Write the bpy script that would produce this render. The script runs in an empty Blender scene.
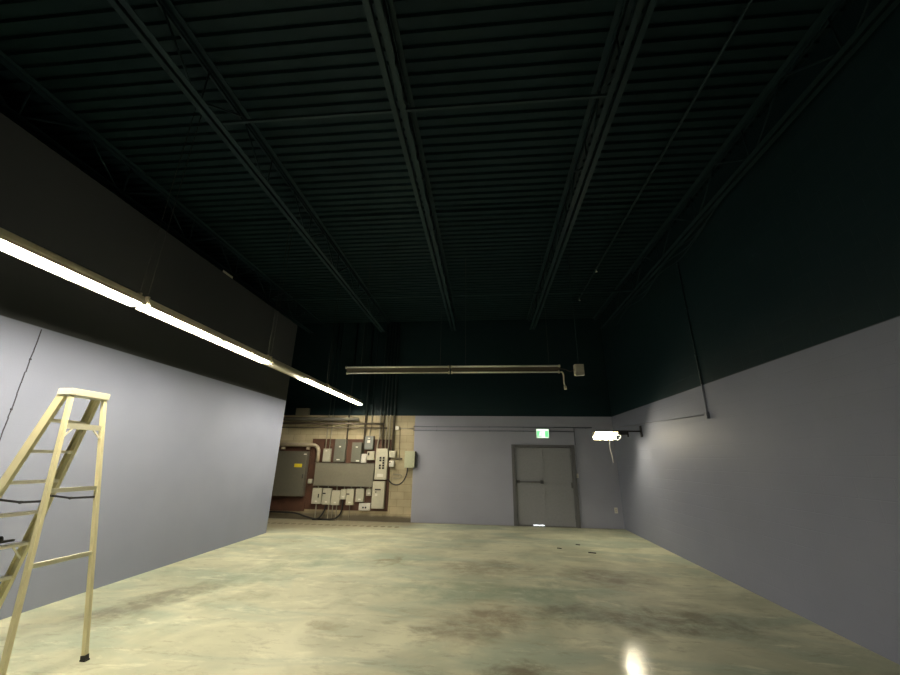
import bpy, bmesh, math, random
from mathutils import Vector, Matrix
C = bpy.context.scene.collection
SC = bpy.context.scene
random.seed(4)

# ------------------------------------------------------------------ camera, world, exposure
cam_data = bpy.data.cameras.new('camera')
cam = bpy.data.objects.new('camera', cam_data); C.objects.link(cam)
cam_data.sensor_fit = 'HORIZONTAL'; cam_data.sensor_width = 36.0
cam_data.lens = 372.66 / 900 * 36.0
cam_data.clip_start = 0.05; cam_data.clip_end = 100
YAW, PITCH, ROLL = 0.0970, 0.3180, 0.0160
cam.matrix_world = (Matrix.Translation((0, 0, 1.7)) @ Matrix.Rotation(YAW, 4, 'Z')
                    @ Matrix.Rotation(math.pi/2 + PITCH, 4, 'X') @ Matrix.Rotation(ROLL, 4, 'Z'))
SC.camera = cam
w = bpy.data.worlds.new('world'); SC.world = w; w.use_nodes = True
w.node_tree.nodes['Background'].inputs[0].default_value = (0.5, 0.65, 0.7, 1)
w.node_tree.nodes['Background'].inputs[1].default_value = 0.0
SC.view_settings.view_transform = 'Standard'; SC.view_settings.look = 'None'
SC.view_settings.gamma = 1; SC.view_settings.use_curve_mapping = False
SC.view_settings.exposure = 0.0
TUBE_POWER = 128.0          # emission of a lit tube
TUBE_NEAR = 300.0           # tube nearest the camera, emission raised so it dominates the ladder shadow
WORK_POWER = 230.0          # emission of the work light face
LAMP_COL = (1.0, 0.90, 0.72)

# ------------------------------------------------------------------ room dimensions
XL, XR, D = -5.21, 3.704, 11.58      # partition face, right wall face, back wall face
YR = -5.2                            # rear wall
XO = -7.6                            # outer left wall
ZD = 6.1                             # underside of the roof deck
ZP = 5.22                            # top of the partition
ZB = 3.0                             # where the lilac paint stops

# ------------------------------------------------------------------ materials
def new_mat(name):
    m = bpy.data.materials.new(name); m.use_nodes = True
    n = m.node_tree.nodes; l = m.node_tree.links
    return m, n, l, n['Principled BSDF']
def mat(name, col, rough=0.5, metal=0.0, vary=0.06, scale=18.0, spec=0.5):
    m, n, l, b = new_mat(name)
    b.inputs['Roughness'].default_value = rough; b.inputs['Metallic'].default_value = metal
    b.inputs['Specular IOR Level'].default_value = spec
    g = n.new('ShaderNodeNewGeometry'); t = n.new('ShaderNodeTexNoise'); t.inputs['Scale'].default_value = scale
    t.inputs['Detail'].default_value = 3
    l.new(g.outputs['Position'], t.inputs['Vector'])
    mx = n.new('ShaderNodeMix'); mx.data_type = 'RGBA'
    mx.inputs[6].default_value = (*[c*(1-vary*2) for c in col], 1); mx.inputs[7].default_value = (*[min(1, c*(1+vary*2)) for c in col], 1)
    l.new(t.outputs['Fac'], mx.inputs[0]); l.new(mx.outputs[2], b.inputs['Base Color'])
    return m
def emit(name, col, s):
    m, n, l, b = new_mat(name)
    b.inputs['Base Color'].default_value = (0.8, 0.8, 0.8, 1)
    b.inputs['Emission Color'].default_value = (*col, 1); b.inputs['Emission Strength'].default_value = s
    return m

def mathn(n, l, op, a, b=None, clamp=False):
    x = n.new('ShaderNodeMath'); x.operation = op; x.use_clamp = clamp
    for i, v in enumerate((a, b)):
        if v is None: continue
        if isinstance(v, (int, float)): x.inputs[i].default_value = v
        else: l.new(v, x.inputs[i])
    return x.outputs[0]
def mixc(n, l, f, a, b):
    x = n.new('ShaderNodeMix'); x.data_type = 'RGBA'
    for s, v in ((0, f), (6, a), (7, b)):
        if isinstance(v, tuple): x.inputs[s].default_value = (*v, 1)
        elif isinstance(v, (int, float)): x.inputs[s].default_value = v
        else: l.new(v, x.inputs[s])
    return x.outputs[2]
def step(n, l, v, edge, soft=0.01):
    x = n.new('ShaderNodeMapRange'); x.inputs[1].default_value = edge - soft; x.inputs[2].default_value = edge + soft
    l.new(v, x.inputs[0]); return x.outputs[0]

LILAC = (0.222, 0.240, 0.308)
DARKP = (0.0075, 0.022, 0.0265)
def wall_mat(name, split, axis, blocks=0.25, bare=None, lilac=LILAC, dark=DARKP, rough=0.55):
    """painted block wall: lilac below, near-black above; optional unpainted block for x < bare"""
    m, n, l, b = new_mat(name)
    g = n.new('ShaderNodeNewGeometry'); s = n.new('ShaderNodeSeparateXYZ'); l.new(g.outputs['Position'], s.inputs[0])
    cmb = n.new('ShaderNodeCombineXYZ'); l.new(s.outputs[axis], cmb.inputs[0]); l.new(s.outputs[2], cmb.inputs[1])
    br = n.new('ShaderNodeTexBrick'); br.inputs['Scale'].default_value = 1.0
    br.inputs['Brick Width'].default_value = 0.4; br.inputs['Row Height'].default_value = 0.2
    br.inputs['Mortar Size'].default_value = 0.006; br.inputs['Mortar Smooth'].default_value = 0.6
    l.new(cmb.outputs[0], br.inputs['Vector'])
    nz = n.new('ShaderNodeTexNoise'); nz.inputs['Scale'].default_value = 1.7; nz.inputs['Detail'].default_value = 5
    l.new(g.outputs['Position'], nz.inputs['Vector'])
    fine = n.new('ShaderNodeTexNoise'); fine.inputs['Scale'].default_value = 60; fine.inputs['Detail'].default_value = 3
    l.new(g.outputs['Position'], fine.inputs['Vector'])
    lo = mixc(n, l, nz.outputs['Fac'], tuple(c*0.93 for c in lilac), tuple(c*1.07 for c in lilac))
    if bare is not None:
        br.inputs['Color1'].default_value = (0.54, 0.475, 0.315, 1); br.inputs['Color2'].default_value = (0.46, 0.40, 0.26, 1)
        br.inputs['Mortar'].default_value = (0.32, 0.27, 0.17, 1)
        blot = mixc(n, l, step(n, l, nz.outputs['Fac'], 0.5, 0.2), (0.75, 0.75, 0.75), (1.1, 1.1, 1.1))
        mul = n.new('ShaderNodeMix'); mul.data_type = 'RGBA'; mul.blend_type = 'MULTIPLY'; mul.inputs[0].default_value = 1
        l.new(br.outputs['Color'], mul.inputs[6]); l.new(blot, mul.inputs[7])
        dirt = mixc(n, l, step(n, l, mathn(n, l, 'ADD', s.outputs[2], mathn(n, l, 'MULTIPLY', nz.outputs['Fac'], 0.2)), 0.27, 0.05), (0.16, 0.14, 0.10), mul.outputs[2])
        lo = mixc(n, l, step(n, l, s.outputs[0], bare, 0.004), dirt, lo)
    col = mixc(n, l, step(n, l, s.outputs[2], split, 0.006), lo, dark)
    l.new(col, b.inputs['Base Color'])
    b.inputs['Roughness'].default_value = rough; b.inputs['Specular IOR Level'].default_value = 0.18
    h = mathn(n, l, 'ADD', mathn(n, l, 'MULTIPLY', br.outputs['Fac'], -blocks), mathn(n, l, 'MULTIPLY', fine.outputs['Fac'], 0.12))
    bp = n.new('ShaderNodeBump'); bp.inputs['Distance'].default_value = 0.006; bp.inputs['Strength'].default_value = 0.8
    l.new(h, bp.inputs['Height']); l.new(bp.outputs[0], b.inputs['Normal'])
    return m
def split_mat(name, low, high=DARKP, z=ZB, rough=0.45, metal=0.0):
    """paint changes with height, as the pipes were painted together with the wall"""
    m, n, l, b = new_mat(name)
    g = n.new('ShaderNodeNewGeometry'); s = n.new('ShaderNodeSeparateXYZ'); l.new(g.outputs['Position'], s.inputs[0])
    l.new(mixc(n, l, step(n, l, s.outputs[2], z, 0.006), low, high), b.inputs['Base Color'])
    b.inputs['Roughness'].default_value = rough; b.inputs['Metallic'].default_value = metal
    return m

def floor_mat():
    m, n, l, b = new_mat('concrete floor')
    g = n.new('ShaderNodeNewGeometry'); s = n.new('ShaderNodeSeparateXYZ'); l.new(g.outputs['Position'], s.inputs[0])
    def noise(sc, det=5, dist=0.0, vec=None, rough=0.55):
        t = n.new('ShaderNodeTexNoise'); t.inputs['Scale'].default_value = sc; t.inputs['Detail'].default_value = det
        t.inputs['Distortion'].default_value = dist; t.inputs['Roughness'].default_value = rough
        l.new(vec or g.outputs['Position'], t.inputs['Vector']); return t
    base = mixc(n, l, step(n, l, noise(0.9, 6, 0.6).outputs['Fac'], 0.5, 0.12), (0.42, 0.44, 0.315), (0.62, 0.63, 0.46))
    mapn = n.new('ShaderNodeMapping'); mapn.inputs['Scale'].default_value = (0.55, 1.5, 1); mapn.inputs['Location'].default_value = (3.1, 1.2, 0)
    l.new(g.outputs['Position'], mapn.inputs[0])
    teal = step(n, l, noise(0.8, 6, 1.2, mapn.outputs[0]).outputs['Fac'], 0.54, 0.08)
    col = mixc(n, l, mathn(n, l, 'MULTIPLY', teal, 0.55), base, (0.31, 0.40, 0.325))
    streak = step(n, l, noise(2.6, 9, 0.35, mapn.outputs[0], 0.72).outputs['Fac'], 0.60, 0.05)
    col = mixc(n, l, mathn(n, l, 'MULTIPLY', streak, 0.55), col, (0.75, 0.75, 0.56))
    streak2 = step(n, l, noise(4.5, 10, 0.3, mapn.outputs[0], 0.78).outputs['Fac'], 0.58, 0.05)
    col = mixc(n, l, mathn(n, l, 'MULTIPLY', streak2, 0.45), col, (0.26, 0.25, 0.17))
    # stains with a shape of their own: x, y, radius x, radius y, angle, colour, strength
    wob = noise(2.2, 5, 0.5)
    wv = n.new('ShaderNodeVectorMath'); wv.operation = 'SUBTRACT'; l.new(wob.outputs['Color'], wv.inputs[0]); wv.inputs[1].default_value = (0.5, 0.5, 0.5)
    ws = n.new('ShaderNodeVectorMath'); ws.operation = 'SCALE'; l.new(wv.outputs[0], ws.inputs[0]); ws.inputs['Scale'].default_value = 1.1
    wa = n.new('ShaderNodeVectorMath'); wa.operation = 'ADD'; l.new(g.outputs['Position'], wa.inputs[0]); l.new(ws.outputs[0], wa.inputs[1])
    brkn = mathn(n, l, 'ADD', 0.30, mathn(n, l, 'MULTIPLY', step(n, l, noise(3.0, 10, 0.3, None, 0.72).outputs['Fac'], 0.48, 0.10), 0.75))
    for x, y, rx, ry, an, c, k in [
        (1.85, 6.9, 0.62, 0.50, 0.0, (0.19, 0.165, 0.12), 0.7),
        (2.0, 5.3, 1.05, 0.42, 0.0, (0.15, 0.14, 0.09), 0.75),
        (0.95, 5.35, 0.35, 0.35, 0.3, (0.14, 0.15, 0.105), 0.6),
        (-0.05, 4.95, 0.75, 0.40, 0.5, (0.235, 0.195, 0.13), 0.75),
        (-0.65, 4.55, 0.16, 0.22, 0.9, (0.17, 0.15, 0.095), 0.65),
        (0.0, 7.2, 0.9, 0.45, 0.0, (0.22, 0.195, 0.135), 0.6),
        (-4.1, 5.0, 0.30, 0.95, -0.25, (0.17, 0.16, 0.12), 0.75),
        (-3.4, 6.4, 0.40, 1.4, -0.4, (0.22, 0.27, 0.19), 0.55),
        (-3.2, 5.2, 0.25, 0.5, -0.8, (0.26, 0.27, 0.18), 0.5),
        (-1.75, 4.5, 0.20, 0.16, 0.0, (0.27, 0.24, 0.15), 0.6),
        (0.2, 3.8, 0.35, 0.25, 0.3, (0.15, 0.12, 0.075), 0.75),
        (-0.3, 5.9, 1.3, 0.35, 0.1, (0.25, 0.32, 0.23), 0.6),
        (1.1, 6.1, 0.9, 0.35, 0.1, (0.23, 0.29, 0.21), 0.6),
        (-2.4, 7.3, 0.9, 0.35, 0.1, (0.26, 0.34, 0.25), 0.5),
        (-1.75, 7.4, 0.12, 0.35, -0.3, (0.22, 0.19, 0.11), 0.6)]:
        mp = n.new('ShaderNodeMapping'); mp.vector_type = 'TEXTURE'
        mp.inputs['Location'].default_value = (x, y, 0); mp.inputs['Rotation'].default_value = (0, 0, an); mp.inputs['Scale'].default_value = (rx, ry, 1e6)
        l.new(wa.outputs[0], mp.inputs[0])
        ln = n.new('ShaderNodeVectorMath'); ln.operation = 'LENGTH'; l.new(mp.outputs[0], ln.inputs[0])
        mk = n.new('ShaderNodeMapRange'); mk.inputs[1].default_value = 1.35; mk.inputs[2].default_value = 0.55
        l.new(ln.outputs['Value'], mk.inputs[0])
        brk = mathn(n, l, 'MULTIPLY', mk.outputs[0], brkn)
        col = mixc(n, l, mathn(n, l, 'MULTIPLY', brk, k, True), col, c)
    # the unsealed strip in front of the electrical panels with its row of dark anchor marks
    edge = mathn(n, l, 'SUBTRACT', s.outputs[1], mathn(n, l, 'MULTIPLY', mathn(n, l, 'ADD', s.outputs[0], 5.2), 0.33))
    strip = mathn(n, l, 'MULTIPLY', step(n, l, mathn(n, l, 'ADD', edge, mathn(n, l, 'MULTIPLY', wob.outputs['Fac'], 0.4)), 10.0, 0.45), mathn(n, l, 'SUBTRACT', 1.0, step(n, l, s.outputs[0], -1.9, 0.25)))
    col = mixc(n, l, mathn(n, l, 'MULTIPLY', strip, 0.75), col, (0.25, 0.215, 0.145))
    dx = mathn(n, l, 'SUBTRACT', mathn(n, l, 'FRACT', mathn(n, l, 'MULTIPLY', s.outputs[0], 1/0.19)), 0.5)
    dy = mathn(n, l, 'MULTIPLY', mathn(n, l, 'SUBTRACT', s.outputs[1], 10.74), 3.6)
    rr = mathn(n, l, 'ADD', mathn(n, l, 'MULTIPLY', dx, dx), mathn(n, l, 'MULTIPLY', dy, dy))
    dot = mathn(n, l, 'MULTIPLY', mathn(n, l, 'LESS_THAN', rr, 0.11), mathn(n, l, 'LESS_THAN', s.outputs[0], -2.3))
    col = mixc(n, l, mathn(n, l, 'MULTIPLY', dot, 0.8), col, (0.14, 0.10, 0.055))
    # darker band along the foot of the back wall
    foot = step(n, l, mathn(n, l, 'ADD', s.outputs[1], mathn(n, l, 'MULTIPLY', wob.outputs['Fac'], 0.25)), 11.6, 0.08)
    col = mixc(n, l, mathn(n, l, 'MULTIPLY', foot, 0.6), col, (0.13, 0.12, 0.09))
    l.new(col, b.inputs['Base Color'])
    # sealed, shinier patch in the right foreground
    mp = n.new('ShaderNodeMapping'); mp.vector_type = 'TEXTURE'
    mp.inputs['Location'].default_value = (1.3, 4.15, 0); mp.inputs['Rotation'].default_value = (0, 0, -0.3); mp.inputs['Scale'].default_value = (0.13, 0.50, 1e6)
    l.new(g.outputs['Position'], mp.inputs[0])
    ln = n.new('ShaderNodeVectorMath'); ln.operation = 'LENGTH'; l.new(mp.outputs[0], ln.inputs[0])
    gm = n.new('ShaderNodeMapRange'); gm.inputs[1].default_value = 1.5; gm.inputs[2].default_value = 0.6
    l.new(ln.outputs['Value'], gm.inputs[0])
    r0 = mathn(n, l, 'ADD', 0.50, mathn(n, l, 'MULTIPLY', noise(5, 4).outputs['Fac'], 0.25))
    l.new(mathn(n, l, 'SUBTRACT', r0, mathn(n, l, 'MULTIPLY', gm.outputs[0], 0.42)), b.inputs['Roughness'])
    b.inputs['Specular IOR Level'].default_value = 0.35
    bp = n.new('ShaderNodeBump'); bp.inputs['Strength'].default_value = 0.35; bp.inputs['Distance'].default_value = 0.004
    l.new(noise(14, 6).outputs['Fac'], bp.inputs['Height']); l.new(bp.outputs[0], b.inputs['Normal'])
    return m

M = dict(
    floor=floor_mat(),
    wright=wall_mat('painted block wall', 2.985, 1, 0.30),
    wback=wall_mat('back block wall', 2.99, 0, 0.30, bare=-2.17, lilac=(0.355, 0.372, 0.452)),  # same lilac paint, lightened to put the grazing light into its colour
    wpart=wall_mat('partition paint', 3.115, 1, 0.03, lilac=(0.245, 0.27, 0.352), dark=(0.040, 0.044, 0.045)),  # same lilac lightened for nearby tubes; dark paint greyed for their glow
    dark=mat('dark wall paint', DARKP, 0.7, spec=0.15),
    deck=mat('dark deck paint', (0.0095, 0.0235, 0.027), 0.6, 0, 0.12, 3, 0.12),
    steel=mat('dark joist paint', (0.015, 0.034, 0.039), 0.5, 0, 0.1, 6, 0.2),
    seam=mat('seam filler', (0.035, 0.035, 0.045), 0.8),
    pconduit=split_mat('wall-coloured conduit paint', (0.17, 0.185, 0.235)),
    rawcond=split_mat('galvanised conduit', (0.34, 0.32, 0.25), rough=0.55, metal=0.0),
    rawdark=split_mat('dark conduit', (0.085, 0.07, 0.05), rough=0.5),
    hood=mat('cream enamel', (0.62, 0.57, 0.42), 0.4),
    hoodbrown=mat('aged fixture metal', (0.06, 0.045, 0.03), 0.5, 0.2),
    tube=emit('lit tube', LAMP_COL, TUBE_POWER),
    tubenear=emit('near lit tube', LAMP_COL, TUBE_NEAR),
    tubeoff=mat('unlit tube glass', (0.85, 0.82, 0.70), 0.15),
    white=mat('white plastic', (0.75, 0.73, 0.66), 0.4),
    black=mat('black rubber', (0.012, 0.012, 0.012), 0.6),
    wire=mat('hanger wire', (0.04, 0.042, 0.04), 0.6, 0.2),
    door=mat('lilac door paint', (0.27, 0.28, 0.30), 0.45),
    frame=mat('dark grey frame paint', (0.12, 0.122, 0.13), 0.5),
    work=emit('work light face', (1.0, 0.90, 0.68), WORK_POWER),
    green=emit('green sign face', (0.03, 0.75, 0.22), 1.0),
    signwhite=emit('lit white sign face', (0.75, 1.0, 0.72), 1.6),
    day=emit('daylight outside', (0.9, 0.95, 1.0), 6.0),
    ply=mat('red-brown painted plywood', (0.085, 0.036, 0.021), 0.65, 0, 0.25, 4),
    cabdark=mat('dark grey cabinet paint', (0.115, 0.110, 0.085), 0.5),
    cabmid=mat('mid grey trough paint', (0.20, 0.19, 0.145), 0.5),
    cabgreen=mat('green grey enclosure paint', (0.165, 0.17, 0.135), 0.45),
    cabblue=mat('blue grey enclosure paint', (0.20, 0.215, 0.205), 0.45),
    cablight=mat('light grey enclosure paint', (0.50, 0.49, 0.39), 0.45),
    cabbeige=mat('beige enclosure paint', (0.58, 0.56, 0.44), 0.45),
    cabpale=mat('pale green enclosure paint', (0.47, 0.50, 0.35), 0.45),
    yellow=mat('yellow warning sticker', (0.75, 0.62, 0.03), 0.5),
    label=mat('white sticker', (0.8, 0.78, 0.7), 0.5),
    lad=mat('pale yellow ladder rail', (0.72, 0.67, 0.41), 0.45, 0, 0.05, 8),
    ladcap=mat('cream ladder cap', (0.82, 0.80, 0.62), 0.45, 0, 0.05, 8),
    ladbar=mat('worn ladder step', (0.80, 0.77, 0.62), 0.4, 0.0, 0.08, 20),
    greypipe=mat('dull grey pipe paint', (0.11, 0.105, 0.085), 0.7),
    orangepipe=mat('beige painted pipe', (0.42, 0.36, 0.26), 0.5),
)

# ------------------------------------------------------------------ helpers
def bx(bm, x0, x1, y0, y1, z0, z1, mi=0):
    v = [bm.verts.new((x, y, z)) for x in (x0, x1) for y in (y0, y1) for z in (z0, z1)]
    fs = [(0, 1, 3, 2), (4, 6, 7, 5), (0, 4, 5, 1), (2, 3, 7, 6), (0, 2, 6, 4), (1, 5, 7, 3)]
    out = []
    for f in fs:
        q = bm.faces.new([v[i] for i in f]); q.material_index = mi; out.append(q)
    return v
def box(x0, x1, y0, y1, z0, z1, bev=0.0):
    bm = bmesh.new(); bx(bm, x0, x1, y0, y1, z0, z1)
    if bev: bmesh.ops.bevel(bm, geom=bm.edges[:], offset=bev, segments=2, affect='EDGES', profile=0.6)
    return bm
def tube(bm, pts, r, seg=8, cap=True):
    pts = [Vector(p) for p in pts]; rings = []
    up = None
    for i, p in enumerate(pts):
        t = (pts[min(i+1, len(pts)-1)] - pts[max(i-1, 0)]).normalized()
        if up is None: up = Vector((0, 0, 1)) if abs(t.z) < 0.9 else Vector((1, 0, 0))
        a = t.cross(up).normalized(); up = a.cross(t).normalized()
        rings.append([bm.verts.new(p + (a*math.cos(k*2*math.pi/seg) + up*math.sin(k*2*math.pi/seg))*r) for k in range(seg)])
    for i in range(len(rings)-1):
        for k in range(seg):
            f = bm.faces.new((rings[i][k], rings[i][(k+1) % seg], rings[i+1][(k+1) % seg], rings[i+1][k])); f.smooth = True
    if cap:
        bm.faces.new(rings[0][::-1]); bm.faces.new(rings[-1])
    return bm
def tb(pts, r, seg=8): return tube(bmesh.new(), pts, r, seg)
def bar(bm, a, b, wu, wv, upv=(0, 0, 1)):
    """rectangular bar from a to b, width wu across, wv along upv"""
    a, b = Vector(a), Vector(b); t = (b-a).normalized(); u = t.cross(Vector(upv)).normalized(); v = u.cross(t).normalized()
    vs = [bm.verts.new(p + u*su*wu/2 + v*sv*wv/2) for p in (a, b) for su, sv in ((-1, -1), (1, -1), (1, 1), (-1, 1))]
    for f in ((3, 2, 1, 0), (4, 5, 6, 7), (0, 1, 5, 4), (1, 2, 6, 5), (2, 3, 7, 6), (3, 0, 4, 7)):
        bm.faces.new([vs[i] for i in f])
    return bm
def spline(pts, n=6):
    pts = [Vector(p) for p in pts]; out = []
    for i in range(len(pts)-1):
        p0, p1, p2, p3 = pts[max(i-1, 0)], pts[i], pts[i+1], pts[min(i+2, len(pts)-1)]
        for k in range(n):
            t = k/n
            out.append(0.5*((2*p1) + (p2-p0)*t + (2*p0-5*p1+4*p2-p3)*t*t + (3*p1-p0-3*p2+p3)*t**3))
    out.append(pts[-1]); return out

ORG = {}
def obj(name, bm, m, parent=None):
    o_ = Vector((0, 0, 0)) if parent is None else ORG[parent.name]
    bmesh.ops.recalc_face_normals(bm, faces=bm.faces[:])
    bmesh.ops.translate(bm, verts=bm.verts[:], vec=-o_)
    me = bpy.data.meshes.new(name); bm.to_mesh(me); bm.free()
    for x in (m if isinstance(m, (list, tuple)) else [m]): me.materials.append(x)
    o = bpy.data.objects.new(name, me); C.objects.link(o)
    if parent is not None: o.parent = parent
    ORG[o.name] = o_.copy(); return o
def struct(name, bm, m, parent=None):
    o = obj(name, bm, m, parent)
    if parent is None: o['kind'] = 'structure'
    return o
def tag(o, label, cat, group=None):
    o['label'] = label; o['category'] = cat
    if group: o['group'] = group
    return o
def thing(name, label, cat, loc, group=None):
    o = bpy.data.objects.new(name, None); C.objects.link(o); o.location = loc
    o.empty_display_size = 0.1
    ORG[o.name] = Vector(loc); return tag(o, label, cat, group)
def dup(root, off, label=None):
    r = root.copy(); C.objects.link(r); r.location = root.location + Vector(off)
    if label: r['label'] = label
    for ch in list(root.children):
        c = ch.copy(); C.objects.link(c); c.parent = r
        for g in list(ch.children):
            d = g.copy(); C.objects.link(d); d.parent = c
    return r

# ------------------------------------------------------------------ the setting
struct('floor', box(XO-0.2, XR+0.2, YR-0.2, D+0.25, -0.2, 0), M['floor'])
struct('wall_right', box(XR, XR+0.2, YR-0.2, D+0.25, 0, ZD+0.3), M['wright'])
bm = bmesh.new()                                     # back wall with its door opening
bx(bm, XO-0.2, 0.80, D, D+0.25, 0, ZD+0.3); bx(bm, 2.50, XR, D, D+0.25, 0, ZD+0.3); bx(bm, 0.80, 2.50, D, D+0.25, 2.10, ZD+0.3)
struct('wall_back', bm, M['wback'])
struct('wall_left', box(XL-0.22, XL, YR, 9.38, 0, ZP), M['wpart'])
struct('wall_outer', box(XO-0.2, XO, YR-0.2, D, 0, ZD+0.3), M['dark'])
struct('wall_front', box(XO, XR, YR-0.2, YR, 0, ZD+0.3), M['dark'])
# roof deck: ribs run across the room
bm = bmesh.new(); prof = []
P = 0.155; y = YR-0.1
while y < D + 0.2:
    e = 0.02 if 5.62 < y < 5.775 else 0.0
    prof += [(y, ZD), (y+0.045, ZD), (y+0.055, ZD+0.060), (y+0.150, ZD+0.060)] if e else [(y, ZD), (y+0.088, ZD), (y+0.100, ZD+0.040), (y+0.143, ZD+0.040)]
    y += P
lo = [[bm.verts.new((x, yy, zz)) for yy, zz in prof] for x in (XO-0.1, XR+0.1)]
hi = [[bm.verts.new((x, yy, ZD+0.10)) for yy in (prof[0][0], prof[-1][0])] for x in (XO-0.1, XR+0.1)]
for i in range(len(prof)-1): bm.faces.new((lo[0][i], lo[0][i+1], lo[1][i+1], lo[1][i]))
bm.faces.new((hi[0][0], hi[1][0], hi[1][1], hi[0][1]))
bm.faces.new((lo[0][0], lo[1][0], hi[1][0], hi[0][0])); bm.faces.new((lo[0][-1], hi[0][1], hi[1][1], lo[1][-1]))
struct('ceiling', bm, M['deck'])
# seam in the partition
bm = bmesh.new()
for k in range(24):
    z = 0.02 + k*0.128; j = 0.004*math.sin(k*2.3)
    bar(bm, (XL+0.002, 3.69+j, z), (XL+0.002, 3.69-0.004*math.sin(k*1.1), z+0.13), 0.009, 0.004, (1, 0, 0))
for z in (1.5, 2.15, 2.72): bx(bm, XL, XL+0.006, 3.68, 3.70, z, z+0.02)
struct('trim_1', bm, M['seam'])

# ------------------------------------------------------------------ double door
dr = bpy.data.objects.new('door_1', None); C.objects.link(dr); dr.location = (1.65, D, 0); dr['kind'] = 'structure'; ORG['door_1'] = Vector((1.65, D, 0))
bm = bmesh.new()
bx(bm, 0.745, 0.835, D-0.03, D+0.12, 0, 2.17); bx(bm, 2.445, 2.545, D-0.05, D+0.12, 0, 2.17); bx(bm, 0.835, 2.445, D-0.03, D+0.12, 2.095, 2.17)
obj('door_frame', bm, M['frame'], dr)
for x0, x1, z0 in ((0.838, 1.638, 0.03), (1.648, 2.442, 0.015)):
    lf = obj('door_leaf', box(x0, x1, D+0.03, D+0.075, z0, 2.09, 0.004), M['door'], dr)
    for z in (0.25, 1.05, 1.85):
        xx = x0 if x0 < 1 else x1
        obj('hinge', tb([(xx, D+0.025, z-0.05), (xx, D+0.025, z+0.05)], 0.009), M['frame'], lf)
    if x0 < 1:
        bm = bmesh.new(); bx(bm, 0.86, 1.62, D-0.02, D+0.005, 1.125, 1.165)
        bx(bm, 0.86, 0.95, D-0.02, D+0.03, 1.10, 1.19); bx(bm, 1.53, 1.62, D-0.02, D+0.03, 1.10, 1.19)
        obj('push_bar', bm, M['frame'], lf)
    else:
        obj('astragal', box(1.628, 1.662, D+0.018, D+0.032, 0.02, 2.08), M['door'], lf)
        obj('latch_plate', box(2.39, 2.43, D+0.02, D+0.03, 1.0, 1.15), M['frame'], lf)
bm = bmesh.new(); bx(bm, 0.835, 1.27, D+0.0, D+0.10, 0, 0.028); bx(bm, 1.62, 2.445, D+0.0, D+0.10, 0, 0.014); bx(bm, 1.27, 1.62, D+0.0, D+0.10, 0, 0.004)
obj('threshold', bm, M['frame'], dr)
# ground and daylight outside, seen only through the gap under the leaf
obj('daylight', box(1.3, 1.6, D+0.20, D+0.21, 0.0, 0.06), M['day'], dr)
t = thing('door_contact', 'small white sensor box halfway up the right door jamb', 'sensor', (2.575, D, 1.28))
obj('housing', box(2.55, 2.60, D-0.04, D, 1.28, 1.39, 0.005), M['white'], t)
obj('button', box(2.562, 2.588, D-0.045, D-0.038, 1.31, 1.335), M['cablight'], t)
t = thing('wall_outlet', 'white outlet plate low on the back wall near the right corner', 'outlet', (3.53, D, 0.37))
obj('cover_plate', box(3.487, 3.573, D-0.012, D, 0.385, 0.53, 0.004), M['white'], t)
for z in (0.425, 0.475): obj('socket', box(3.512, 3.548, D-0.016, D-0.011, z, z+0.03), M['cabbeige'], t)

# ------------------------------------------------------------------ steel joists
def angles(bm, X, z, y0, y1, up):
    for s in (-1, 1):
        x0 = X + s*0.016; x1 = X + s*0.082
        bx(bm, min(x0, x1), max(x0, x1), y0, y1, z, z+0.007)
        xa, xb = sorted((x0, x0 + s*0.007))
        bx(bm, xa, xb, y0, y1, z, z + (0.055 if up else -0.055))
ZC = 5.53
ZT = ZD-0.008
def joist(X, label):
    t = thing('steel_joist', label, 'roof joist', (X, YR, ZC), 'open web joists under the roof deck')
    bm = bmesh.new(); angles(bm, X, ZC, YR+0.02, 10.95, True); obj('bottom_chord', bm, M['steel'], t)
    bm = bmesh.new(); angles(bm, X, ZT, YR+0.002, D-0.002, False); obj('top_chord', bm, M['steel'], t)
    bot = [0.15 + 1.37*k for k in range(-2, 9)]
    for k, yb in enumerate(bot):
        if yb > 10.95: break
        for dy in (-0.68, 0.68):
            yt = yb+dy
            if yb < YR or yt > D-0.1 or yt < YR: continue
            obj('web_bar', tb([(X, yb+dy*0.06, ZC+0.03), (X, yt, ZT-0.02)], 0.013, 6), M['steel'], t)
        obj('web_post', tb([(X, yb+0.05, ZC+0.03), (X, yb+0.05, ZT-0.02)], 0.011, 6), M['steel'], t)
    return t
for X, la in ((-5.57, 'dark open web joist running above the top of the left partition'), (-3.21, 'dark open web joist, the nearest one to the left partition inside the room'),
              (-0.95, 'dark open web joist crossing the middle of the roof deck'), (1.46, 'dark open web joist, first to the right of the middle one'),
              (3.55, 'dark open web joist close against the right wall')):
    joist(X, la)
for k, (y, cells) in enumerate(((3.22, [(-3.21, -0.95), (-0.95, 1.46)]), (8.35, [(-5.57, -3.21), (-3.21, -0.95), (-0.95, 1.46), (1.46, 3.55)]))):
    for a, b in cells:
        where = 'near' if y < 5 else 'far'
        side = {-5.57: 'between left partition top and first joist', -3.21: 'between the left joist and the middle joist', -0.95: 'between the middle joist and the next one right', 1.46: 'from the right joist to the right wall'}[a]
        tag(obj('bridging_angle', bar(bmesh.new(), (a+0.02, y, ZC+0.025), (b-0.02, y, ZC+0.025), 0.03, 0.03), M['steel']), 'dark %s bridging bar %s' % (where, side), 'bridging bar', 'bridging bars')

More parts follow.
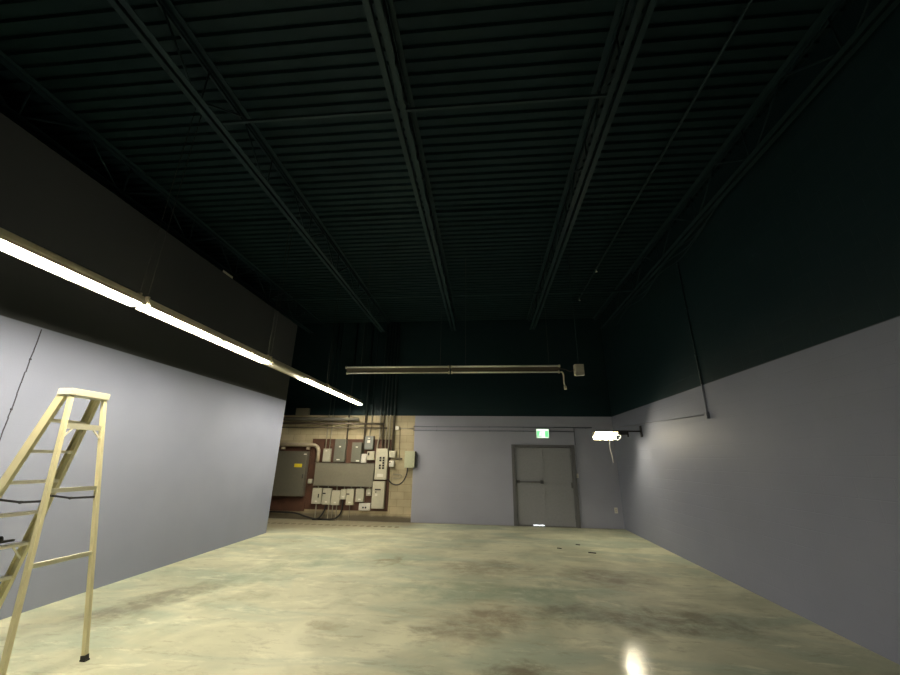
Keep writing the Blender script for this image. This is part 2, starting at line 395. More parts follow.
# sprinkler pipe along the deck
t = thing('sprinkler_pipe', 'thin dark sprinkler pipe under the deck to the right of the joists', 'pipe', (2.62, 2.0, ZD))
obj('pipe', tb([(2.62, YR+0.05, 5.99), (2.63, 3.5, 5.985), (2.62, 9.8, 5.99)], 0.018), M['steel'], t)
for y in (3.0, 6.3, 8.2, 9.75):
    f = obj('hanger', tb([(2.62, y-0.1, 5.99), (2.62, y-0.1, ZD+0.01)], 0.006, 6), M['steel'], t)
for y in (8.05, 9.7):
    bm = bmesh.new(); tube(bm, [(2.62, y, 5.98), (2.62, y, 5.93)], 0.012); tube(bm, [(2.62, y, 5.93), (2.62, y, 5.922)], 0.028)
    obj('sprinkler_head', bm, M['label'], t)

# ------------------------------------------------------------------ strip lights on the left
def strip(y0, lit, label, X=-3.70, Z=3.235, L=2.44, frac=0.5, near=False):
    t = thing('strip_light', label, 'light fixture', (X, y0, Z), 'row of tube lights along the left wall')
    bm = bmesh.new(); y1 = y0+L
    v = [(-0.055, 0.03), (-0.075, 0.0), (0.075, 0.0), (0.055, 0.03), (0.035, 0.07), (-0.035, 0.07)]
    a = [bm.verts.new((X+p[0], y0, Z+0.03+p[1])) for p in v]; b = [bm.verts.new((X+p[0], y1, Z+0.03+p[1])) for p in v]
    bm.faces.new(a); bm.faces.new(b[::-1])
    for i in range(6): bm.faces.new((a[i], b[i], b[(i+1) % 6], a[(i+1) % 6]))
    obj('housing', bm, M['hood'], t)
    for sx, dz in ((-1, 0.020), (1, 0.004)):
        obj('side_reflector', bar(bmesh.new(), (X+sx*0.082, y0, Z+0.030-(0.03+dz)/2), (X+sx*0.082, y1, Z+0.030-(0.03+dz)/2), 0.004, 0.03+dz), M['hood'], t)
    cuts = (y0, y0+L*frac, y1)
    for k in range(2):
        ya, yb = cuts[k]+0.035, cuts[k+1]-0.03
        for s in (-1, 1):
            bm = tb([(X+s*0.036, ya, Z), (X+s*0.036, yb, Z)], 0.019, 10)
            o = obj('tube', bm, M['tubenear' if near else 'tube'] if lit[k] else M['tubeoff'], t)
            if not lit[k]: o['label'] = 'unlit tube'
            for q in (ya-0.022, yb):
                obj('lamp_socket', box(X+s*0.036-0.016, X+s*0.036+0.016, q, q+0.022, Z-0.022, Z+0.031), M['white'], t)
    for q in (y0+0.02, y1-0.03):
        obj('hanger_clip', box(X-0.02, X+0.02, q-0.01, q+0.012, Z+0.098, Z+0.13), M['hood'], t)
        obj('hanger_wire', tb([(X, q, Z+0.12), (X, q, ZD+0.01)], 0.0035, 5), M['wire'], t)
    return t
strip(0.94, (0, 1), 'lit tube light nearest the camera, running off the left edge of the photo', frac=0.46, near=True)
strip(3.43, (1, 1), 'lit tube light, second in the row hanging along the left partition')
strip(5.92, (0, 1), 'tube light, third in the row, with its nearer half unlit')
strip(8.41, (1, 1), 'lit tube light at the far end of the row by the electrical panels')

# ------------------------------------------------------------------ unlit cross fixtures
def cross(x0, x1, label):
    t = thing('unlit_strip_light', label, 'light fixture', ((x0+x1)/2, 7.5, 3.47), 'unlit tube fixtures hanging across the room')
    # reflector hangs tipped towards the camera
    def pt(x, u, v):      # u along the tilted face (up positive), v outward away from the room
        return (x, 7.5 - u*0.62 + v*0.78, 3.49 + u*0.78 + v*0.62)
    prof = [(-0.07, 0.0), (0.07, 0.0), (0.05, 0.06), (-0.05, 0.06)]
    bm = bmesh.new(); a = [bm.verts.new(pt(x0, *p)) for p in prof]; b = [bm.verts.new(pt(x1, *p)) for p in prof]
    bm.faces.new(a); bm.faces.new(b[::-1])
    for i in range(4): bm.faces.new((a[i], b[i], b[(i+1) % 4], a[(i+1) % 4]))
    obj('housing', bm, M['hoodbrown'], t)
    obj('tube', tb([pt(x0+0.03, 0.068, -0.02), pt(x1-0.03, 0.068, -0.02)], 0.019, 10), M['tubeoff'], t)
    obj('tube', tb([pt(x0+0.03, -0.068, -0.02), pt(x1-0.03, -0.068, -0.02)], 0.015, 10), M['tubeoff'], t)
    for x in (x0, x1-0.03):
        for u in (0.068, -0.068):
            bm = bmesh.new(); A = [bm.verts.new(pt(xx, u+du, v)) for xx in (x, x+0.03) for du, v in ((-0.02, -0.045), (0.02, -0.045), (0.02, 0.0), (-0.02, 0.0))]
            for f in ((3, 2, 1, 0), (4, 5, 6, 7), (0, 1, 5, 4), (1, 2, 6, 5), (2, 3, 7, 6), (3, 0, 4, 7)): bm.faces.new([A[i] for i in f])
            obj('lamp_socket', bm, M['hood'], t)
    for x in (x0+0.3, x1-0.20):
        obj('hanger_wire', tb([pt(x, 0.0, 0.05), (x, 7.54, ZC-0.001 if abs(x+0.93) < 0.06 else ZD+0.01)], 0.0035, 5), M['wire'], t)
    return t
cross(-2.93, -0.73, 'unlit double tube fixture hanging level across the room, left of two end to end')
cross(-0.70, 1.50, 'unlit double tube fixture hanging level across the room, right one beside the white box')
t = thing('junction_box', 'off-white square box hanging in front of the black back wall', 'box', (1.88, 7.5, 3.35))
bd = obj('box_body', box(1.785, 1.965, 7.44, 7.56, 3.345, 3.565, 0.008), M['cabbeige'], t)
obj('box_cover', box(1.80, 1.95, 7.432, 7.441, 3.36, 3.55, 0.003), M['cabbeige'], t)
obj('lower_flange', box(1.79, 1.96, 7.43, 7.445, 3.33, 3.40), M['cablight'], t)
obj('support_rod', tb([(1.88, 7.5, 3.56), (1.88, 7.5, ZD+0.01)], 0.008, 6), M['steel'], t)
obj('link_cable', tb(spline([(1.79, 7.5, 3.46), (1.70, 7.5, 3.43), (1.60, 7.5, 3.47), (1.51, 7.52, 3.49)]), 0.007, 6), M['hoodbrown'], t)
t = thing('power_whip', 'short pale cord with plug dangling from the end of the unlit fixture', 'cord', (1.52, 7.5, 3.4))
obj('cord', tb(spline([(1.52, 7.52, 3.42), (1.54, 7.5, 3.415), (1.565, 7.5, 3.36), (1.565, 7.5, 3.20), (1.58, 7.5, 3.12)]), 0.014, 8), M['hood'], t)
obj('plug', tb([(1.58, 7.5, 3.13), (1.585, 7.5, 3.06)], 0.026, 10), M['hood'], t)

# ------------------------------------------------------------------ exit sign
t = thing('exit_sign', 'lit green exit sign with a running figure above the double door', 'sign', (1.67, D, 2.35))
obj('housing', box(1.49, 1.85, D-0.05, D, 2.36, 2.62, 0.006), M['white'], t)
obj('lit_border', box(1.497, 1.843, D-0.053, D-0.049, 2.366, 2.614), M['signwhite'], t)
obj('green_panel', box(1.505, 1.835, D-0.056, D-0.052, 2.385, 2.565), M['green'], t)
bm = bmesh.new()                                 # doorway and the running figure
yf = D-0.057
def flat(pts, y=yf, th=0.003):
    a = [bm.verts.new((p[0], y, p[1])) for p in pts]; b = [bm.verts.new((p[0], y+th, p[1])) for p in pts]
    bm.faces.new(a); bm.faces.new(b[::-1])
    for i in range(len(pts)): bm.faces.new((a[i], b[i], b[(i+1) % len(pts)], a[(i+1) % len(pts)]))
flat([(1.655, 2.385), (1.735, 2.385), (1.735, 2.565), (1.655, 2.565)])
flat([(1.615+0.016*math.cos(a), 2.545+0.016*math.sin(a)) for a in [k*math.pi/4 for k in range(8)]])
def limb(a, b, wd=0.011):
    d = Vector((b[0]-a[0], b[1]-a[1])).normalized(); nn = Vector((-d.y, d.x))*wd
    flat([(a[0]+nn.x, a[1]+nn.y), (a[0]-nn.x, a[1]-nn.y), (b[0]-nn.x, b[1]-nn.y), (b[0]+nn.x, b[1]+nn.y)])
limb((1.612, 2.525), (1.598, 2.465), 0.015); limb((1.600, 2.468), (1.630, 2.435)); limb((1.630, 2.437), (1.618, 2.395), 0.009)
limb((1.596, 2.468), (1.575, 2.425)); limb((1.577, 2.427), (1.545, 2.420), 0.009)
limb((1.610, 2.520), (1.578, 2.500), 0.008); limb((1.578, 2.500), (1.565, 2.470), 0.008); limb((1.612, 2.520), (1.642, 2.495), 0.008)
obj('pictogram', bm, M['signwhite'], t)

# ------------------------------------------------------------------ conduits on the painted walls
def run(name, pts, r, m, label, cat='conduit', group=None, clips=None):
    t = thing(name, label, cat, pts[0], group)
    obj('pipe', tb(pts, r, 8), m, t)
    for c in clips or []: obj('clip', box(*c), m, t)
    return t
run('wall_conduit', [(-2.20, D-0.02, 2.665), (3.10, D-0.02, 2.665)], 0.013, M['pconduit'], 'thin painted conduit running level across the lilac back wall, upper of two', 'conduit', 'painted wall conduits',
    [(x, x+0.03, D-0.036, D, 2.645, 2.685) for x in (-1.5, 0.1, 1.1, 2.9)])
run('wall_conduit', [(-2.20, D-0.02, 2.55), (2.60, D-0.02, 2.55)], 0.013, M['pconduit'], 'thin painted conduit on the back wall just below the other, ending above the door', 'conduit', 'painted wall conduits',
    [(x, x+0.03, D-0.036, D, 2.53, 2.57) for x in (-1.5, 0.1, 1.1)])
run('wall_conduit', [(2.585, D-0.02, 2.655), (2.585, D-0.02, 2.17)], 0.012, M['pconduit'], 'short painted conduit dropping to the top right corner of the door frame', 'conduit', 'painted wall conduits')
run('wall_conduit', [(XR-0.013, 6.68, 5.42), (XR-0.013, 6.68, 2.50)], 0.011, M['pconduit'], 'painted conduit dropping down the right wall from the joists', 'conduit', 'painted wall conduits',
    [(XR-0.03, XR, 6.655, 6.705, z, z+0.03) for z in (3.5, 4.4, 5.3)])
run('wall_conduit', [(XR-0.018, 6.66, 2.49), (XR-0.018, 10.9, 2.63)], 0.010, M['pconduit'], 'thin painted conduit running along the right wall towards the far corner', 'conduit', 'painted wall conduits')
t = thing('conduit_box', 'small painted box at the foot of the right wall conduit drop', 'box', (XR, 6.68, 2.46))
obj('box_body', box(XR-0.045, XR, 6.64, 6.72, 2.42, 2.53, 0.004), M['pconduit'], t)
obj('box_cover', box(XR-0.049, XR-0.044, 6.645, 6.715, 2.425, 2.525), M['pconduit'], t)
t = thing('cable_bundle', 'loose dark cables drooping where the right wall meets the roof', 'cables', (XR, 7.0, 5.4))
for k in range(3):
    ys = [5.0+k*0.3+0.9*i for i in range(6)]
    obj('cable', tb(spline([(XR-0.03-0.01*(k % 2), yy, 5.62 - 0.07*k - 0.13*(i % 2)) for i, yy in enumerate(ys)]), 0.010, 6), M['steel'], t)
t = thing('metal_bracket', 'tiny pale bracket sitting on top of the left partition', 'bracket', (XL-0.03, 6.4, ZP))
obj('base_plate', box(XL-0.07, XL+0.0, 6.25, 6.55, ZP, ZP+0.006), M['cablight'], t)
obj('upright', box(XL-0.012, XL-0.004, 6.25, 6.55, ZP+0.006, ZP+0.05), M['cablight'], t)

# ------------------------------------------------------------------ work light on its wall arm
t = thing('support_arm', 'black steel arm sticking out of the right wall near the corner', 'bracket', (XR, 9.55, 2.40))
obj('wall_plate', box(XR-0.015, XR, 9.50, 9.60, 2.29, 2.55, 0.003), M['black'], t)
obj('arm', box(3.00, XR-0.01, 9.53, 9.57, 2.406, 2.44, 0.004), M['black'], t)
obj('stop_tab', box(3.37, 3.40, 9.53, 9.57, 2.29, 2.41), M['black'], t)
obj('saddle', box(3.14, 3.38, 9.515, 9.585, 2.34, 2.404, 0.004), M['black'], t)
t = thing('work_light', 'glaring white work light clamped to the end of the black wall arm', 'lamp', (2.82, 9.5, 2.35))
obj('lamp_tube', tb([(2.60, 9.5, 2.335), (2.62, 9.5, 2.335), (3.00, 9.5, 2.345), (3.02, 9.5, 2.345)], 0.037, 14), M['work'], t)
obj('hood', box(2.585, 3.125, 9.40, 9.60, 2.392, 2.404), M['hood'], t)
obj('back_plate', box(2.585, 3.125, 9.602, 9.612, 2.22, 2.404), M['hood'], t)
obj('end_plate', box(3.115, 3.125, 9.42, 9.60, 2.325, 2.390), M['hood'], t)
obj('end_plate', box(2.585, 2.595, 9.42, 9.60, 2.325, 2.390), M['hood'], t)
t = thing('lamp_cord', 'white cord looping beside the work light and hanging down', 'cord', (3.0, 9.5, 2.3))
obj('loop', tb(spline([(2.93, 9.40, 2.27), (3.0, 9.39, 2.225), (3.08, 9.38, 2.21), (3.15, 9.38, 2.26), (3.155, 9.38, 2.32), (3.09, 9.385, 2.355), (3.03, 9.39, 2.36)]), 0.011, 8), M['white'], t)
obj('tail', tb(spline([(2.90, 9.40, 2.275), (2.90, 9.40, 2.12), (2.91, 9.46, 2.0), (2.94, 9.47, 1.86), (2.95, 9.47, 1.70)]), 0.008, 8), M['white'], t)

# ------------------------------------------------------------------ electrical installation on the bare block wall
BF = D-0.022                                    # face of the backing board
for x0, x1, z0, z1, la in ((-7.30, -5.365, 0.21, 2.03, 'red-brown backing board behind the big dark grey cabinet'), (-5.355, -2.86, 0.27, 2.27, 'red-brown backing board behind the rows of grey electrical boxes')):
    t = thing('backing_board', la, 'board', ((x0+x1)/2, D, z0), 'plywood backing boards')
    obj('panel', box(x0, x1, BF+0.001, D-0.001, z0, z1), M['ply'], t)
    bm = bmesh.new()
    for i in range(2): bx(bm, x0+0.002, x1-0.002, BF-0.0005, BF+0.002, z0 if i == 0 else z1-0.05, z0+0.05 if i == 0 else z1)
    obj('batten', bm, M['ply'], t)
def ebox(name, label, x0, x1, z0, z1, m, dep=0.11, cover=True, lever=None, dials=(), stick=(), group='electrical boxes on the boards', face=BF, cat='electrical box', hinge=False, vent=False):
    t = thing(name, label, cat, ((x0+x1)/2, face, z0), group)
    y1, y0 = face-0.001, face-dep
    body = obj('enclosure', box(x0, x1, y0, y1, z0, z1, 0.004), m, t)
    if cover:
        i = 0.014
        cv = obj('cover', box(x0+i, x1-i, y0-0.006, y0+0.001, z0+i, z1-i, 0.002), m, t)
        bm = bmesh.new()
        for px_ in (x0+i+0.012, x1-i-0.02):
            for pz in (z0+i+0.01, z1-i-0.018): bx(bm, px_, px_+0.008, y0-0.009, y0-0.005, pz, pz+0.008)
        obj('cover_screws', bm, M['wire'], cv)
    for k, (lx0, lx1, lz0, lz1) in enumerate(lever or []):
        obj('handle', box(lx0, lx1, y0-0.03, y0-0.005, lz0, lz1, 0.003), M['black'], t)
    for (a, b, c, d, mm) in stick:
        o = obj('sticker', box(a, b, y0-0.009, y0-0.0055, c, d), M[mm], t); o['label'] = {'label': 'white sticker', 'yellow': 'yellow warning sticker', 'black': 'black slot', 'cabbeige': 'pale plate'}.get(mm, 'plate')
    return t
# the big cabinet at left
t = ebox('distribution_cabinet', 'large dark grey cabinet with a yellow warning sticker at the left', -6.62, -5.40, 0.62, 1.89, M['cabdark'], 0.16, stick=[(-5.76, -5.52, 1.43, 1.53, 'yellow'), (-5.50, -5.42, 1.79, 1.82, 'label')], group=None)
obj('latch', box(-5.47, -5.44, BF-0.185, BF-0.16, 1.12, 1.24, 0.003), M['wire'], t)
# splitter trough
t = ebox('splitter_trough', 'long mid grey splitter trough across the middle of the board', -5.11, -3.31, 0.93, 1.56, M['cabmid'], 0.14, group=None)
obj('top_lip', box(-5.12, -3.316, BF-0.147, BF-0.001, 1.555, 1.575), M['cabdark'], t)
obj('bottom_lip', box(-5.12, -3.316, BF-0.147, BF-0.001, 0.915, 0.935), M['cabdark'], t)
# boxes above the trough
ebox('disconnect_box', 'small light grey box standing on the left end of the trough', -4.93, -4.71, 1.60, 1.98, M['cablight'], stick=[(-4.86, -4.81, 1.90, 1.93, 'label')])
ebox('disconnect_box', 'green-grey box above the trough with a dark rim, left of the pair', -4.58, -4.24, 1.60, 2.26, M['cabgreen'], 0.13, stick=[(-4.44, -4.38, 2.02, 2.06, 'label'), (-4.48, -4.38, 1.65, 1.68, 'label')])
ebox('disconnect_box', 'green-grey box above the trough, right of the pair', -4.04, -3.745, 1.60, 2.17, M['cabgreen'], 0.13, stick=[(-3.92, -3.85, 2.02, 2.05, 'label'), (-3.88, -3.78, 1.62, 1.66, 'label')])
ebox('meter_box', 'small white box against the green-grey pair on the trough', -3.735, -3.575, 1.59, 1.84, M['white'], 0.10)
ebox('switch_box', 'blue-grey box with a bright white label, highest on the board', -3.66, -3.40, 1.97, 2.36, M['cabblue'], 0.12, stick=[(-3.58, -3.49, 2.16, 2.24, 'label'), (-3.57, -3.50, 2.28, 2.31, 'label')])
ebox('timer_box', 'small pale box with a dark dial below the blue-grey box', -3.56, -3.34, 1.67, 1.92, M['cabbeige'], 0.10, lever=[(-3.53, -3.49, 1.80, 1.88)])
t = ebox('breaker_panel', 'tall beige breaker panel with two columns of black breakers', -3.28, -2.92, 1.13, 2.00, M['cabbeige'], 0.13, group='beige panels at the right of the board', stick=[(-3.20, -3.02, 1.20, 1.29, 'label')])
for cx in (-3.13, -3.035):
    for k in range(5):
        if cx == -3.13 and k == 2: continue
        o = obj('breaker', box(cx-0.028, cx+0.028, BF-0.152, BF-0.134, 1.42+k*0.072, 1.475+k*0.072, 0.002), M['black'], t)
t = ebox('main_switch_panel', 'tall beige switch panel below the breaker panel', -3.31, -2.955, 0.35, 1.08, M['cabbeige'], 0.13, lever=[(-3.23, -3.06, 0.84, 0.875)], group='beige panels at the right of the board', stick=[(-3.22, -3.15, 0.68, 0.75, 'label')])
obj('knob', tb([(-3.20, BF-0.13, 0.79), (-3.20, BF-0.155, 0.79)], 0.016, 10), M['black'], t)
ebox('control_box', 'small pale box beside the top of the breaker panel', -2.895, -2.70, 1.75, 1.94, M['cabbeige'], 0.09)
ebox('control_box', 'very small bright box on the right edge beside the breaker panel', -2.87, -2.73, 1.49, 1.66, M['white'], 0.09, lever=[(-2.86, -2.83, 1.60, 1.63)])
# lower row
low = [(-5.12, -4.84, 0.43, 0.86, 'light grey box hanging under the left end of the trough', 'cablight', [(-4.93, -4.905, 0.60, 0.70)], 0.11),
       (-4.80, -4.55, 0.42, 0.86, 'light grey box with a black handle, second under the trough', 'cablight', [(-4.79, -4.71, 0.70, 0.735)], 0.11),
       (-4.53, -4.28, 0.41, 0.80, 'pale beige box under the trough with cables below it', 'cabbeige', [], 0.11),
       (-4.26, -4.10, 0.57, 0.84, 'small narrow pale box between two longer ones under the trough', 'cabbeige', [], 0.10),
       (-4.08, -3.86, 0.42, 0.86, 'pale beige box with a black handle near the middle under the trough', 'cabbeige', [(-4.07, -3.99, 0.70, 0.73)], 0.11),
       (-3.80, -3.56, 0.51, 0.87, 'light grey box under the right part of the trough', 'cablight', [], 0.11),
       (-3.50, -3.35, 0.68, 0.87, 'smallest light grey box under the right end of the trough', 'cablight', [], 0.09)]
for x0, x1, z0, z1, la, mm, lv, dp in low:
    t = ebox('disconnect_box', la, x0, x1, z0, z1, M[mm], dp, lever=lv, group='boxes in the row under the trough', stick=[((x0+x1)/2-0.03, (x0+x1)/2+0.04, z0+0.05, z0+0.09, 'label')])
    obj('nipple', tb([((x0+x1)/2, BF-0.05, z1-0.01), ((x0+x1)/2, BF-0.05, 0.913)], 0.018, 8), M['rawcond'], t)
t = ebox('receptacle_box', 'wide white receptacle box with black sockets at the board foot', -3.69, -3.36, 0.285, 0.48, M['white'], 0.08, group=None, cat='outlet')
for x in (-3.56, -3.485): obj('socket', tb([(x, BF-0.084, 0.365), (x, BF-0.092, 0.365)], 0.026, 12), M['black'], t)
ebox('junction_box', 'small pale junction box at the left edge of the trough', -5.31, -5.195, 0.98, 1.10, M['cablight'], 0.09)
t = ebox('wall_cabinet', 'pale green box with dark right edge on the bare block wall', -2.41, -2.11, 1.47, 1.94, M['cabpale'], 0.13, group=None, face=D)
obj('dark_edge', box(-2.109, -2.08, D-0.13, D-0.05, 1.50, 1.93, 0.003), M['black'], t)  # black strip along the right side of the box
ebox('light_sensor', 'small bright white box high on the bare block wall', -2.76, -2.65, 2.56, 2.67, M['white'], 0.07, group=None, face=D, cover=False)
t = thing('hose_bib', 'small dark valve sticking out of the bare block wall', 'valve', (-2.60, D, 1.7))
obj('valve_body', tb([(-2.68, D-0.04, 1.715), (-2.50, D-0.04, 1.715)], 0.028, 10), M['rawdark'], t)
obj('stem', tb([(-2.60, D, 1.715), (-2.60, D-0.08, 1.715)], 0.015, 8), M['rawdark'], t)
t = thing('conduit_box', 'grey box on the black upper wall above the dark cabinet', 'box', (-5.78, D, 2.98))
obj('box_body', box(-5.98, -5.58, D-0.14, D, 2.985, 3.20, 0.006), M['cabmid'], t)
obj('box_cover', box(-5.96, -5.60, D-0.147, D-0.139, 3.0, 3.185), M['cabmid'], t)

# pipes of the installation
G = 'conduits rising from the electrical boxes'
T = ZD-0.07
def vpipe(x, z0, r, mm, la, y=BF-0.05, z1=T, bend=0.0):
    if bend: pts = spline([(x-bend, y, z0), (x-bend*0.4, y, z0+0.25), (x+bend, y, z0+0.45), (x, y, z0+0.7), (x, y, z1)], 5)
    else: pts = [(x, y, z0), (x, y, z1)]
    tag(obj('riser_conduit', tb(pts, r, 8), M[mm]), la, 'conduit', G)
vpipe(-4.90, 1.97, 0.016, 'rawcond', 'shiny thin conduit rising from the small light grey box, left of two')
vpipe(-4.77, 1.97, 0.014, 'rawcond', 'shiny thin conduit rising from the small light grey box, right of two')
vpipe(-4.25, 2.25, 0.024, 'rawdark', 'dark conduit rising from the left green-grey box')
vpipe(-3.70, 1.83, 0.030, 'rawdark', 'thick dark conduit rising from the small white box past the blue-grey box', y=BF-0.07)
vpipe(-3.52, 2.35, 0.014, 'rawcond', 'thin bent conduit rising from the blue-grey box', bend=0.03)
vpipe(-3.24, 1.99, 0.022, 'rawcond', 'conduit rising from the breaker panel, leftmost of its four', bend=0.04)
vpipe(-3.13, 1.99, 0.024, 'rawdark', 'dark conduit rising from the breaker panel, second from the left')
vpipe(-3.03, 1.99, 0.020, 'rawcond', 'conduit rising from the breaker panel, third from the left')
vpipe(-2.93, 1.99, 0.022, 'rawcond', 'conduit rising from the breaker panel, rightmost of its four')
vpipe(-2.81, 1.93, 0.034, 'rawdark', 'thick dark conduit rising beside the breaker panel over the small pale box')
G = 'short conduits below the boxes'
vpipe(-4.98, 0.0, 0.020, 'rawcond', 'conduit running into the floor below the leftmost box under the trough', z1=0.44)
vpipe(-4.60, 0.0, 0.018, 'rawcond', 'conduit running into the floor below the box with a handle', z1=0.43)
vpipe(-4.48, 0.0, 0.016, 'rawcond', 'conduit into the floor below the pale beige box, left of its two', z1=0.42)
vpipe(-4.36, 0.0, 0.016, 'rawcond', 'conduit into the floor below the pale beige box, right of its two', z1=0.42)
vpipe(-3.97, 0.0, 0.011, 'rawcond', 'thin conduit into the floor below the middle box', z1=0.43)
G = 'pipes running level at the wall top'
for z, r, mm, la, x1 in ((2.86, 0.055, 'greypipe', 'grey pipe running level along the top of the bare wall', -3.9), (2.72, 0.035, 'rawdark', 'dark pipe running level just below the top grey pipe', -3.1), (2.60, 0.018, 'rawdark', 'thin dark pipe running level above the electrical boxes', -3.0)):
    yy = D-0.16 if r > 0.05 else D-0.20 if r > 0.03 else D-0.145
    t = thing('level_pipe', la, 'pipe', (-5, D, z), G)
    obj('pipe', tb([(-7.55, yy, z), (x1, yy, z)], r, 10), M[mm], t)
    for x in (-6.6, -5.4, -4.2): obj('strap', box(x, x+0.03, yy-r-0.004, D, z-0.012, z+0.012), M[mm], t)
t = thing('bent_pipe', 'thick beige pipe running level over the dark cabinet and bending down', 'pipe', (-5.6, D, 2.05))
obj('pipe', tb([(-7.5, D-0.13, 2.08), (-5.28, D-0.13, 2.08)] + [(-5.28+0.2*math.sin(a), D-0.13, 1.88+0.2*math.cos(a)) for a in [math.radians(k) for k in (15, 30, 45, 60, 75, 90)]] + [(-5.08, D-0.13, 1.575)], 0.055, 12), M['orangepipe'], t)
for x in (-6.25, -5.45): obj('strap', box(x, x+0.05, D-0.19, D-0.026, 1.94, 2.02), M['orangepipe'], t)
run('thin_conduit', [(-2.65, D-0.02, 2.60), (-2.18, D-0.02, 2.60)], 0.012, M['rawcond'], 'thin pale conduit from the white box towards the lilac paint', 'conduit')
run('looped_conduit', spline([(-2.76, D-0.03, 1.28), (-2.56, D-0.03, 1.27), (-2.50, D-0.03, 1.24), (-2.50, D-0.03, 1.20), (-2.58, D-0.03, 1.17), (-2.74, D-0.03, 1.17)]), 0.011, M['rawcond'], 'small square bend of thin conduit right of the board', 'conduit')
run('drop_conduit', [(-2.62, D-0.02, 2.60), (-2.60, D-0.02, 1.73)], 0.007, M['rawdark'], 'very thin conduit dropping down the bare block wall to the dark valve', 'conduit')
def cable(pts, r, la, m='black'):
    tag(obj('cable', tb(spline(pts, 6), r, 8), M[m]), la, 'cable', 'black cables at the boards')
cable([(-2.32, D-0.09, 1.48), (-2.33, D-0.10, 1.30), (-2.42, D-0.11, 1.10), (-2.56, D-0.12, 1.0), (-2.74, D-0.12, 1.02), (-2.89, D-0.10, 1.14)], 0.018, 'black cable sagging from the pale green box to the breaker panel')
cable([(-7.2, D-0.05, 0.175), (-6.2, D-0.05, 0.175), (-5.6, D-0.07, 0.16), (-5.25, D-0.10, 0.08), (-4.95, D-0.12, 0.03), (-4.5, D-0.12, 0.03), (-4.30, D-0.12, 0.09), (-4.20, D-0.10, 0.24), (-4.19, D-0.09, 0.545)], 0.022, 'thick black cable along the wall foot rising to the narrow box')
cable([(-5.0, D-0.19, 0.03), (-4.84, D-0.19, 0.05), (-4.74, D-0.17, 0.15), (-4.69, D-0.11, 0.30), (-4.68, D-0.09, 0.40)], 0.022, 'short black cable curving up from the floor to the box with a handle')
for x, y, s, la in ((2.06, 8.55, 0.07, 'black scrap lying on the floor, nearest of three'), (1.95, 9.28, 0.04, 'black scrap lying on the floor, farthest of three'), (1.48, 8.85, 0.04, 'black scrap lying on the floor, leftmost of three')):
    tag(obj('floor_scrap', bar(bmesh.new(), (x-s, y+0.02, 0.006), (x+s, y-0.02, 0.006), s*0.7, 0.012), M['black']), la, 'scrap', 'scraps on the floor')

# ------------------------------------------------------------------ step ladder
LH = 2.268; LC = Vector((-3.961, 3.349, 0)); th = 0.036
U = Vector((math.sin(th), math.cos(th), 0)); V = Vector((math.cos(th), -math.sin(th), 0)); Z = Vector((0, 0, 1))
def fr(s, z):                                   # point on a front rail at height z
    k = 1 - z/LH; return LC + V*(0.039+(0.459-0.039)*k) + U*s*(0.306+(0.611-0.306)*k)/2 + Z*z
def rr(s, z):
    k = 1 - z/LH; return LC - V*(0.039+(0.685-0.039)*k) + U*s*(0.306+(0.601-0.306)*k)/2 + Z*z
t = thing('step_ladder', 'tall pale yellow step ladder standing open beside the left wall', 'ladder', LC)
bm = bmesh.new()
cz = LH
vs = [bm.verts.new(LC + V*a + U*b + Z*c) for a in (-0.085, 0.075) for b in (-0.185, 0.185) for c in (cz-0.035, cz+0.03)]
for f in ((0, 1, 3, 2), (4, 6, 7, 5), (0, 4, 5, 1), (2, 3, 7, 6), (0, 2, 6, 4), (1, 5, 7, 3)): bm.faces.new([vs[i] for i in f])
bmesh.ops.bevel(bm, geom=bm.edges[:], offset=0.006, segments=2, affect='EDGES')
obj('top_cap', bm, M['ladcap'], t)
for s in (-1, 1):
    # front rail (rear support side)
    a, b = fr(s, LH-0.03), fr(s, 0.03)
    rail = obj('front_rail', bar(bmesh.new(), a, b, 0.029, 0.038, V), M['lad'], t)
    ft = fr(s, 0.0)
    bm = bmesh.new(); bar(bm, fr(s, 0.045), ft + Z*0.002, 0.036, 0.045, V); bar(bm, ft+Z*0.002, ft+Z*0.014, 0.045, 0.052, V)
    obj('rubber_foot', bm, M['black'], rail)
    # step rail: C channel
    bm = bmesh.new(); a, b = rr(s, LH-0.03), rr(s, 0.03); ax = (b-a).normalized(); side = U*s
    nv = ax.cross(side).normalized()
    if nv.dot(V) < 0: nv = -nv
    bar(bm, a + side*0.014, b + side*0.014, 0.006, 0.085, nv)
    bar(bm, a + nv*0.040, b + nv*0.040, 0.030, 0.006, nv); bar(bm, a - nv*0.040, b - nv*0.040, 0.030, 0.006, nv)
    rail = obj('step_rail', bm, M['lad'], t)
    bm = bmesh.new(); bar(bm, rr(s, 0.07), rr(s, 0.001), 0.045, 0.095, V); obj('rubber_foot', bm, M['black'], rail)
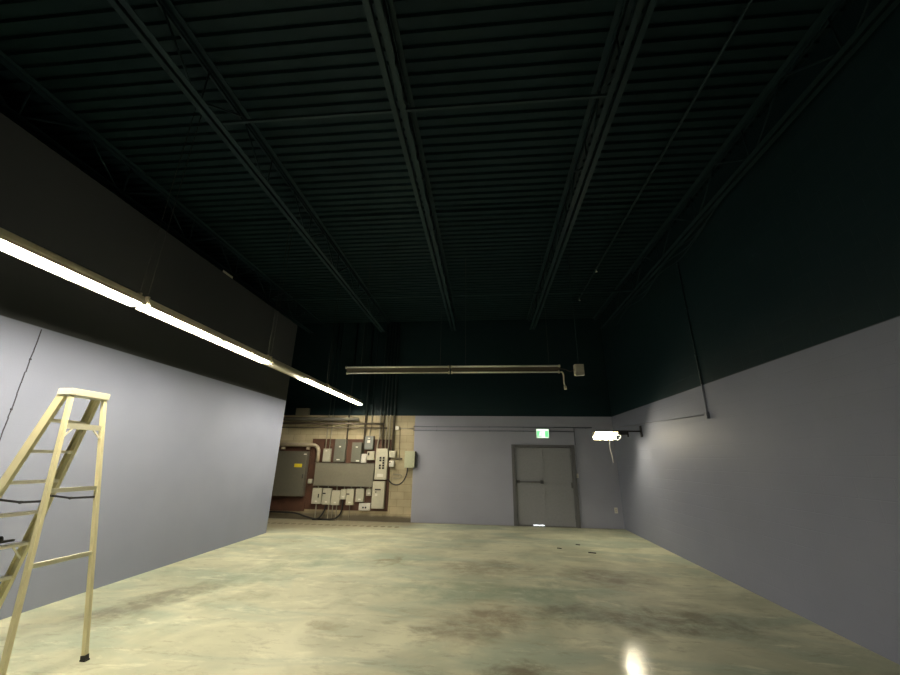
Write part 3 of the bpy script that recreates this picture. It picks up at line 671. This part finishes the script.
for z in (1.95, 1.395, 0.835):
    e0, e1 = fr(-1, z), fr(1, z); wd = (e1-e0).normalized()
    bm = bmesh.new(); bar(bm, e0 + wd*0.012 + V*0.0, e1 - wd*0.012, 0.020, 0.050 if z > 1.9 else 0.036, Z)
    hb = obj('cross_bar', bm, M['ladcap'], t)
    if z > 1.9:
        for s in (-1, 1):
            q = fr(s, z); zz = z-0.10 if z > 1 else z-0.13
            p1 = q - U*s*0.085 - Z*0.012; p2 = fr(s, zz) - U*s*0.018
            obj('corner_brace', bar(bmesh.new(), p1, p2, 0.012, 0.012, V), M['ladbar'], hb)
for z in (2.01, 1.73, 1.46, 1.18, 0.90, 0.61, 0.32):
    e0, e1 = rr(-1, z), rr(1, z); wd = (e1-e0).normalized()
    bm = bmesh.new(); bar(bm, e0 + wd*0.0, e1 - wd*0.0, 0.075, 0.006, Z)
    for q in (0.036, -0.036): bar(bm, e0 - V*q - Z*0.012, e1 - V*q - Z*0.012, 0.005, 0.026, Z)
    stp = obj('step', bm, M['ladbar'], t)
    if z in (0.90, 0.32):
        for s in (-1, 1):
            q = rr(s, z)
            obj('step_brace', bar(bmesh.new(), q - U*s*0.13 - Z*0.015 + V*0.03, rr(s, z-0.14) - U*s*0.012 + V*0.03, 0.016, 0.006, V), M['ladbar'], stp)
for s in (-1, 1):
    a = fr(s, 1.315) + U*s*(-0.022); b = rr(s, 1.315) + U*s*(-0.012); mid = (a+b)/2 - Z*0.018
    bm = bmesh.new(); bar(bm, a, mid, 0.006, 0.018, Z); bar(bm, mid, b, 0.006, 0.018, Z)
    tube(bm, [mid - U*0.008, mid + U*0.008], 0.013, 8)
    obj('spreader', bm, M['black'], t)
q = (rr(-1, 0.915)*0.45 + rr(1, 0.915)*0.55)
t2 = thing('black_clamp', 'black knob of a clamp resting on a ladder step at the photo edge', 'clamp', q)
obj('knob', tb([q + Z*0.036 - U*0.04, q + Z*0.040 - U*0.0], 0.03, 12), M['black'], t2)
obj('jaw', bar(bmesh.new(), q + Z*0.018, q + Z*0.018 + U*0.10, 0.03, 0.018, Z), M['wire'], t2)
